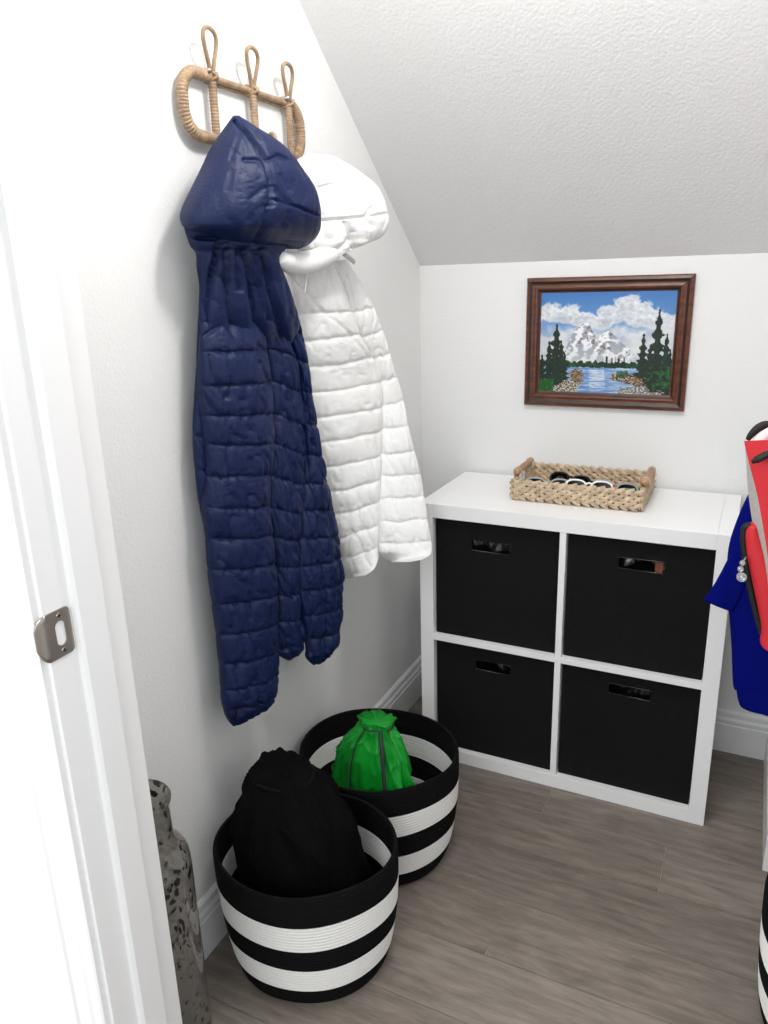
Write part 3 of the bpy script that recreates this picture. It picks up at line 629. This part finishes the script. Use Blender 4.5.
bm = bmesh.new(); tube(bm, [PX(344, 254, .12), PX(349, 258, .12), PX(354, 262, .12)], .0035, 8, n=10, flat=1.6); tube(bm, [PX(341, 250, .12), PX(348, 257, .12)], .0012, 6)
link('cord_toggle', bm, mat('toggle_grey', (.8, .8, .8), .4), t, True)
bm = bmesh.new(); tube(bm, [PX(297, 262, .13), PX(296, 274, .115), PX(299, 285, .112)], .0014, 6, n=12); tube(bm, [PX(308, 262, .13), PX(306, 280, .118), PX(305, 293, .115)], .0014, 6, n=12)
link('draw_cord', bm, M_white, t, True)

# ------------------------------------------------------------------ ROPE BASKETS
def basket(loc, rx, ry, h, taper, label, squash=0.0, rot=0):
    t = thing('rope_basket', label, 'basket', loc, 'black and white striped rope baskets')
    cx, cy, _ = loc; nc = int(h/.0072); seg = 96
    bands = [(0, .145), (.145, .36), (.36, .555), (.555, .765), (.765, 1.01)]   # from the floor: black white black white black
    cr, sr = math.cos(rot), math.sin(rot)
    def P(q, f, inset=0):
        k = taper+(1-taper)*math.sin(min(1, f*1.02)*math.pi/2)**.55
        w = 1+.012*math.sin(3*q+1.0)+.008*math.sin(5*q+f*3)
        a, b = (rx*k*w-inset)*math.cos(q), (ry*k*w-inset)*math.sin(q)
        return (cx+cr*a-sr*b, cy+sr*a+cr*b)
    for bi, (f0, f1) in enumerate(bands):
        last = bi == len(bands)-1
        i0, i1 = round(f0*nc), round(min(1, f1)*nc)
        bm = bmesh.new(); rings = []; zs = []
        for i in range(i0, i1):     # outer face with coils
            for j in range(4):
                z = (i+j/4)/nc*h; zs.append((z, .0028*(abs(math.sin(j/4*math.pi))-1)))
        zs.append((i1/nc*h, -.0028))
        prof_ = [(z, o_) for z, o_ in zs]+[(z, -.008-o_) for z, o_ in zs[::-1]]
        if last: prof_ = [(z, o_) for z, o_ in zs]+[(h+.002, -.001), (h+.003, -.005), (h+.001, -.009)]+[(z, -.008-o_) for z, o_ in zs[::-1]]
        V = [[bm.verts.new((*P(q, z/h, -o_), z)) for q in np.linspace(0, 2*math.pi, seg, endpoint=False)] for z, o_ in prof_]
        V.append(V[0]); grid_faces(bm, V)
        if bi == 0:
            r0 = V[0]; c = bm.verts.new((cx, cy, .002)); c2 = [bm.verts.new((*P(q, .03, .01), .010)) for q in np.linspace(0, 2*math.pi, seg, endpoint=False)]
            for k in range(seg): bm.faces.new([r0[k], r0[(k+1) % seg], c])
            ct = bm.verts.new((cx, cy, .010))
            for k in range(seg): bm.faces.new([c2[k], c2[(k+1) % seg], ct])
        bmesh.ops.recalc_face_normals(bm, faces=bm.faces[:])
        link('black_band' if bi % 2 == 0 else 'white_band', bm, M_rb if bi % 2 == 0 else M_rw, t, True)
    return t
basket((.2055, -1.098, 0), .186, .156, .277, .80, 'striped rope basket holding a black drawstring bag, nearest the vase', rot=.25)
basket((.204, -.764, 0), .190, .170, .281, .80, 'striped rope basket holding a green drawstring bag, nearest the shelf unit', rot=.25)
basket((1.214, -.860, 0), .185, .180, .276, .86, 'striped rope basket at the right edge below the red backpack')

# ------------------------------------------------------------------ DRAWSTRING BAGS
def sack(name, parent, m, rings, folds, seed, amp=.012, lean=None, seg=160, ridge=0):
    # rings: (cx, cy, z, rx, ry) from the bottom to the gathered top
    R = catmull(rings, 90); bm = bmesh.new(); V = []
    for i, (cx, cy, z, rx, ry) in enumerate(R):
        f = i/89; row = []
        for q in np.linspace(0, 2*math.pi, seg, endpoint=False):
            c, s = math.cos(q), math.sin(q); g = max(0, (f-.62)/.38)
            k = 1+folds*g*(.5+.5*noise.noise(Vector((c*2, s*2, seed))))*math.sin(q*13+3*noise.noise(Vector((c, s, f*2+seed))))*(.4+.6*noise.noise(Vector((c*3, s*3, seed+5)))+.3)
            k += amp/.1*noise.noise(Vector((c*2.2+seed, s*2.2, f*4)))+amp/.1*.55*abs(noise.noise(Vector((c*4.5+seed, s*4.5, f*3.2))))
            rd = 1-abs(noise.noise(Vector((q*2.1+seed if c < 0 else (math.pi-q)*2.1+seed, f*2.6+c*1.5, s*2))))*2
            k += amp/.1*.75*(max(0, rd)**5-.2)*(.5+.5*f)
            k += amp/.1*.35*(max(0, 1-2.2*abs(noise.noise(Vector((c*3.5+s*1.5, f*7+s*2.5, seed+2)))))**4)*(1 if ridge else .5)
            ex = 2/2.5
            row.append(bm.verts.new((cx+rx*k*math.copysign(abs(c)**ex, c), cy+ry*k*math.copysign(abs(s)**ex, s), z+.006*noise.noise(Vector((c*3, s*3, f*5+seed)))*g)))
        V.append(row)
    grid_faces(bm, V)
    for r in (V[0], V[-1]):
        c = bm.verts.new(sum((x.co for x in r), Vector())/len(r)-(Vector((0, 0, .012)) if r is V[-1] else Vector()))
        for k in range(seg): bm.faces.new([r[k], r[(k+1) % seg], c])
    bmesh.ops.recalc_face_normals(bm, faces=bm.faces[:])
    return link(name, bm, m, parent, True)
t = thing('drawstring_bag', 'stuffed black drawstring bag standing in the front striped basket', 'bag', (.19, -1.09, .012))
sack('bag_body', t, M_black, [(.195, -1.085, .05, .105, .090), (.195, -1.085, .12, .122, .100), (.193, -1.09, .22, .122, .102), (.185, -1.095, .31, .112, .096), (.172, -1.095, .37, .092, .082), (.160, -1.09, .405, .070, .060), (.152, -1.085, .425, .052, .044), (.150, -1.083, .436, .040, .034)], .08, 4, .014)
bm = bmesh.new()
tube(bm, [(.156+.066*math.cos(q), -1.088+.056*math.sin(q), .412+.004*math.sin(3*q)) for q in np.linspace(0, 2*math.pi, 30, endpoint=False)], .0028, 8, closed=True)
tube(bm, [(.185, -1.135, .405), (.19, -1.165, .37), (.185, -1.188, .33), (.195, -1.190, .30), (.206, -1.180, .34), (.205, -1.160, .385)], .003, 8, n=30)
link('drawstring', bm, M_rb, t, True)
t = thing('drawstring_bag', 'shiny green drawstring bag standing in the rear striped basket', 'bag', (.225, -.84, .012))
sack('bag_body', t, M_green, [(.218, -.825, .05, .080, .045), (.218, -.827, .14, .092, .050), (.219, -.830, .22, .094, .048), (.222, -.832, .29, .086, .044), (.230, -.834, .345, .066, .038), (.238, -.836, .38, .044, .030), (.241, -.836, .400, .036, .026), (.242, -.836, .412, .038, .028)], .10, 9, .022, ridge=1)
bm = bmesh.new()
tube(bm, [(.241+.039*math.cos(q), -.836+.030*math.sin(q), .397+.002*math.sin(4*q)) for q in np.linspace(0, 2*math.pi, 26, endpoint=False)], .0018, 8, closed=True)
tube(bm, [(.262, -.862, .395), (.272, -.877, .365), (.279, -.886, .31), (.282, -.890, .25), (.284, -.890, .20)], .0045, 8, n=30)
tube(bm, [(.225, -.862, .395), (.208, -.878, .36), (.198, -.888, .30), (.195, -.890, .24)], .0018, 8, n=30)
link('drawstring', bm, mat('grey_cord', (.16, .15, .18), .6), t, True)

# ------------------------------------------------------------------ GLASS VASE
vx, vy = .088, -1.392
t = thing('glass_vase', 'tall smoky mottled glass bottle vase on the floor behind the door jamb', 'vase', (vx, vy, 0))
outp = [(.0, .004), (.055, .004), (.068, .012), (.071, .04), (.071, .385), (.0705, .412), (.068, .432), (.062, .444), (.054, .450), (.049, .455), (.0470, .465), (.0465, .52), (.047, .532), (.0505, .538), (.0515, .544), (.049, .548)]
inp = [(.0445, .545), (.0425, .534), (.0425, .465), (.045, .452), (.054, .443), (.062, .432), (.0660, .41), (.0665, .385), (.0665, .05), (.055, .02), (.0, .018)]
bm = bmesh.new(); V = []
for r, z in outp[1:]+inp[:-1]: V.append([bm.verts.new((vx+r*math.cos(q), vy+r*math.sin(q), z)) for q in np.linspace(0, 2*math.pi, 64, endpoint=False)])
grid_faces(bm, V)
for r, z in ((V[0], .004), (V[-1], .018)):
    c = bm.verts.new((vx, vy, z))
    for k in range(64): bm.faces.new([r[k], r[(k+1) % 64], c])
bmesh.ops.recalc_face_normals(bm, faces=bm.faces[:])
link('vase_body', bm, M_glass, t, True)

# ------------------------------------------------------------------ WOVEN TRAY
tx0, tx1, ty0, ty1, tz, thh = .3735, .698, -.262, -.060, KH+.003, .050
t = thing('woven_tray', 'woven water hyacinth tray with wooden handles on the white shelf unit', 'tray', ((tx0+tx1)/2, (ty0+ty1)/2, KH))
def braid_wall(a, b, n_, name):
    a, b = np.array(a), np.array(b); d = b-a; Ln = np.linalg.norm(d); d = d/Ln; nrm = np.array([d[1], -d[0], 0]); bm = bmesh.new()
    box(bm, np.minimum(a, b)+(-.0015 if abs(d[0]) < .5 else 0, -.0015 if abs(d[1]) < .5 else 0, .001), np.maximum(a, b)+(.0015 if abs(d[0]) < .5 else 0, .0015 if abs(d[1]) < .5 else 0, thh-.004), mi=1)
    for side in (1, -1):
        for row in range(3):
            z = tz+.0095+row*.0165; step = .0235
            for i in range(int(Ln/step)+1):
                for up in (0, 1):
                    c = a+d*min(Ln-.004, max(.004, (i+.5*up)*step+rng.uniform(-.001, .001)))+nrm*side*(.0028+.0012*up); c = np.array([c[0], c[1], z+(.0036 if up else -.0036)])
                    ang = math.radians(rng.uniform(22, 34))*(1 if up else -1)
                    rot = Matrix((( d[0], nrm[0], 0), (d[1], nrm[1], 0), (0, 0, 1))) @ Matrix.Rotation(-ang, 3, 'Y')
                    sphere(bm, c, 1, (.0165, .0034, .0058), rot, 10, 6)
    tube(bm, [np.array([*(a+d*s_)[:2], tz+thh-.002+.0012*math.sin(s_*260)]) for s_ in np.linspace(0, Ln, 60)], .0036, 8)
    return link(name, bm, [M_hya, M_hyad], t, True)
braid_wall((tx0, ty0, tz), (tx1, ty0, tz), 1, 'woven_wall'); braid_wall((tx1, ty1, tz), (tx0, ty1, tz), 1, 'woven_wall')
braid_wall((tx1, ty0, tz), (tx1, ty1, tz), 1, 'woven_wall'); braid_wall((tx0, ty1, tz), (tx0, ty0, tz), 1, 'woven_wall')
bm = B((tx0+.004, ty0+.004, tz), (tx1-.004, ty1-.004, tz+.004)); link('woven_base', bm, M_hya, t)
for x in (tx0-.001, tx1+.001):
    bm = bmesh.new(); n = 30; ys = np.linspace(ty0+.028, ty1-.028, n)
    rr = [.0085*(1 if 3 < i < n-4 else (.9 if i in (3, n-4) else 1.15))*(1 if 0 < i < n-1 else .7) for i in range(n)]
    tube(bm, [(x, y, tz+thh+.016) for y in ys], rr, 16); h_ = link('handle', bm, M_wood, t, True)
    for y in (ty0+.045, ty1-.045):
        bm = bmesh.new(); tube(bm, [(x+.010*math.cos(q), y, tz+thh+.008+.018*math.sin(q)) for q in np.linspace(0, 2*math.pi, 20, endpoint=False)], .0022, 8, closed=True, flat=1.8, up=(0, 1, 0)); link('binding', bm, M_hya, h_, True)
# sunglasses and small things in the tray
def glasses(loc, rot, fm, lm, label, armm=None, tilt=.95):
    t = thing('sunglasses', label, 'sunglasses', loc, 'sunglasses in the woven tray')
    mtx = Matrix.Translation(Vector(loc)) @ Matrix.Rotation(rot, 4, 'Z') @ Matrix.Rotation(-tilt, 4, 'X')
    def W(p): return np.array(mtx @ Vector(p))
    bm = bmesh.new()
    for s in (-1, 1):
        tube(bm, [W((s*.033+.0255*math.copysign(abs(math.cos(q))**.8, math.cos(q)), .002*math.cos(q), .0185*math.sin(q))) for q in np.linspace(0, 2*math.pi, 32, endpoint=False)], .0030, 8, closed=True)
    tube(bm, [W((-.010, 0, .006)), W((0, -.001, .010)), W((.010, 0, .006))], .0028, 8, n=10)
    link('glasses_frame', bm, fm, t, True)
    for s in (-1, 1):
        bm = bmesh.new(); c = bm.verts.new(W((s*.033, -.002, 0))); c2 = bm.verts.new(W((s*.033, .0005, 0)))
        rg = [bm.verts.new(W((s*.033+.0245*math.copysign(abs(math.cos(q))**.8, math.cos(q)), 0, .0175*math.sin(q)))) for q in np.linspace(0, 2*math.pi, 32, endpoint=False)]
        for k in range(32): bm.faces.new([rg[k], rg[(k+1) % 32], c]); bm.faces.new([rg[(k+1) % 32], rg[k], c2])
        link('lens', bm, lm, t, True)
        bm = bmesh.new(); tube(bm, [W((s*.059, .001, .008)), W((s*.060, .008, .008)), W((s*.02, .0135, .006)), W((-s*.025, .012+.004*(s > 0), .003))], .0026, 8, n=24, flat=1.5); link('arm', bm, armm or fm, t, True)
    return t
gz = KH+.040
glasses((.455, -.222, gz), .1, M_gray, M_lens, 'grey framed sunglasses at the left end of the woven tray', M_gplas)
glasses((.500, -.165, gz+.002), -.35, M_blackp, M_lens, 'black sunglasses with long dark arms in the middle of the woven tray')
glasses((.560, -.215, gz+.002), .05, M_wplas, M_lens, 'white framed sunglasses with red print in the woven tray', M_rplas)
glasses((.622, -.195, gz-.001), -.2, M_gray, M_lens, 'dark lensed sunglasses with green arms at the right end of the tray', M_gplas)
t = thing('green_case', 'small green plastic case lying among the sunglasses in the tray', 'case', (.652, -.235, KH+.03))
bm = B((.648, -.247, KH+.008), (.675, -.226, KH+.050), .004); link('case_body', bm, M_gplas, t); bm = B((.647, -.248, KH+.042), (.676, -.225, KH+.045), .001); link('case_seam', bm, M_blackp, t)
t = tag(link('paper_card', B((.3815, -.235, KH+.010), (.3835, -.19, KH+.064), .0004), M_wplas), 'small white card standing at the left end of the woven tray', 'card')
# ------------------------------------------------------------------ RIGHT SIDE: blue shirt and red backpack on pegs
t = thing('peg_rail', 'white peg rail on the alcove wall outside the right of the picture', 'peg rail', (1.28, YA, 1.12))
link('rail_board', B((1.12, YA-.018, 1.10), (1.44, YA-.0005, 1.16), .002), M_trim, t)
for x in (1.155, 1.28, 1.40):
    bm = bmesh.new(); tube(bm, [(x, YA-.017, 1.125), (x, YA-.060, 1.128), (x, YA-.11, 1.14), (x, YA-.118, 1.155)], .006, 10, n=16); link('peg', bm, M_steel, t, True)
def slab(name, L, R, y0, y1, m, parent, ns=24, h=.02, wr=.004, seed=0):   # loft between edges given as (x, z) lists, centred on plane y
    L = np.array(L); R = np.array(R); n = 70; bm = bmesh.new(); V = []
    zt = np.linspace(0, 1, n)
    Lc = catmull(L, n); Rc = catmull(R, n)
    for i in range(n):
        f = i/(n-1); row = []; e = min(1, (min(f, 1-f)/.05)**.5)+1e-3
        for q in np.linspace(0, 2*math.pi, 2*ns, endpoint=False):
            s = (1-math.cos(q))/2; p = Lc[i]*(1-s)+Rc[i]*s; o_ = -math.copysign(abs(math.sin(q))**.6, math.sin(q))*h*e
            o_ += wr*noise.noise(Vector((p[0]*30+seed, p[1]*9, seed)))*e
            row.append(bm.verts.new((p[0], y0+(y1-y0)*f+o_, p[1])))
        V.append(row)
    grid_faces(bm, V)
    for r in (V[0], V[-1]): bm.faces.new(r)
    bmesh.ops.recalc_face_normals(bm, faces=bm.faces[:]); return link(name, bm, m, parent, True)
def xz(u, v, y): q = PY(u, v, y); return (q[0], q[2])
ys = -.600
t = thing('shirt', 'royal blue short sleeved shirt hanging behind the red backpack', 'shirt', (1.12, ys, .48))
slab('shirt_body', [xz(768, 474, ys), xz(752, 488, ys), xz(738, 517, ys), xz(729, 545, ys), xz(727, 570, ys), xz(728, 600, ys), xz(731, 640, ys), xz(733, 684, ys), xz(736, 688, ys), xz(738, 700, ys), xz(742, 706, ys), xz(752, 708, ys), xz(757, 710, ys)],
     [(1.20, 1.05), (1.24, 1.0), (1.27, .9), (1.28, .8), (1.28, .7), (1.27, .6), (1.25, .5), (1.2, .462)], ys, ys, M_blue, t, h=.026, seed=2)
slab('sleeve', [xz(735, 545, ys-.01), xz(722, 570, ys-.012), xz(713, 586, ys-.015), xz(703, 600, ys-.015)], [xz(752, 560, ys-.01), xz(744, 590, ys-.012), xz(738, 602, ys-.015), xz(732, 612, ys-.015)], ys-.012, ys-.016, M_blue, t, h=.009, seed=5)
bm = bmesh.new(); tube(bm, [(1.19, ys, 1.045), (1.18, ys+.005, 1.11), (1.155, YA-.112, 1.147), (1.15, ys+.01, 1.11), (1.14, ys, 1.04)], .003, 8, n=20); link('hanging_loop', bm, M_blue, t, True)
# backpack
t = thing('backpack', 'red backpack with a pale side and black zips hanging at the right edge', 'backpack', (1.10, -.74, .66))
yn, yf_ = -.80, -.70
near = [xz(744, 441, yn), xz(749, 463, yn), xz(757, 494, yn), xz(763, 527, yn), xz(768, 560, yn), xz(771, 600, yn), xz(774, 640, yn)]
far = [xz(745.5, 448, yf_), xz(747.5, 485, yf_), xz(752, 520, yf_), xz(757, 540, yf_), xz(763, 561, yf_), xz(769, 600, yf_), xz(772, 632, yf_)]
nN = catmull(near, 40); nF = catmull(far, 40)
bm = bmesh.new(); V = []
for i in range(40):
    a, b = nN[i], nF[i]; xr_ = 1.24
    row = [(a[0], yn, a[1]), (b[0], yf_, b[1]), (b[0]+.03, yf_+.045, b[1]), (xr_-.02, yf_+.05, b[1]), (xr_, yf_+.02, b[1]), (xr_, yn+.01, a[1]), (xr_-.03, yn-.02, a[1]+(.01 if i < 4 else 0)), ((a[0]+xr_)/2, yn-.028, a[1]+(.012 if i < 4 else 0)), (a[0]+.03, yn-.012, a[1]+(.006 if i < 3 else 0))]
    V.append([bm.verts.new(x) for x in row])
grid_faces(bm, V, True, lambda i, k: 1 if k in (0, 1) else 0)
for r in (V[0], V[-1]): bm.faces.new(r)
bmesh.ops.recalc_face_normals(bm, faces=bm.faces[:])
link('pack_body', bm, [M_red, M_cream], t)
# pocket
yp = -.715
pl = [xz(753, 523.5, yp), xz(748, 526, yp), xz(745.5, 533, yp), xz(746.5, 550, yp), xz(751, 575, yp), xz(757, 603, yp), xz(761, 625, yp), xz(760, 640, yp), xz(764, 646, yp)]
prr = [xz(757, 522, yp), xz(760, 530, yp), xz(764, 545, yp), xz(770, 562, yp), xz(780, 590, yp), xz(784, 610, yp), xz(784, 630, yp), xz(782, 646, yp), xz(778, 652, yp)]
slab('front_pocket', pl, prr, yp, yp, M_red, t, h=.022, wr=.002, seed=8)
bm = bmesh.new(); zp = catmull([PY(u, v, yp) for u, v in ((751, 525), (745, 527), (743.5, 536), (744.5, 552), (748, 576), (753.5, 602), (758.5, 622), (762, 632.5))], 40)
tube(bm, zp, .0058, 10, flat=1.5, up=(0, 1, 0)); link('pocket_zip', bm, M_blackp, t, True)
bm = bmesh.new(); tube(bm, [PY(u, v, -.83) for u, v in ((752, 462), (760, 458), (768, 454), (775, 452))], [.004]*2+[.006]*10, 8, n=12, flat=1.4, up=(0, 1, 0)); link('buckle_strap', bm, M_blackp, t, True)
bm = bmesh.new(); tube(bm, [PY(u, v, -.77) for u, v in ((747.5, 440), (751, 435), (757, 429), (763, 425.5), (768, 424), (774, 424))], [.003]+[.004+.003*math.sin(i/21*3.1) for i in range(22)]+[.003], 12, n=24, flat=.6, up=(0, 1, 0)); link('grab_handle', bm, M_blackp, t, True)
bm = bmesh.new(); tube(bm, [PY(772, 440, -.765), (1.06, -.74, 1.13), (1.22, -.66, 1.16), (1.28, YA-.112, 1.147), (1.26, -.68, 1.12), (1.22, -.75, 1.03)], .004, 8, n=30); link('hanging_strap', bm, M_blackp, t, True)
bm = bmesh.new(); tube(bm, [PY(757, 445, -.745), PY(764, 437, -.745), PY(774, 430, -.745), PY(790, 428, -.745)], [.004]+[.009]*14+[.004], 12, n=16); link('back_padding', bm, mat('pale_padding', (.93, .93, .93), .7), t, True)
bm = bmesh.new(); sphere(bm, PY(741.5, 577, -.75), .0085, u=20, v=14); b_ = link('bead', bm, M_bead, t, True)
bm = bmesh.new(); sphere(bm, PY(740.5, 569, -.75), .0052, u=16, v=10); sphere(bm, PY(742.5, 563, -.75), .005, u=16, v=10); tube(bm, [PY(742, 566, -.75), PY(744, 560, -.745), PY(746, 557, -.74)], .0012, 6); link('bead_charm', bm, M_bead, b_, True)
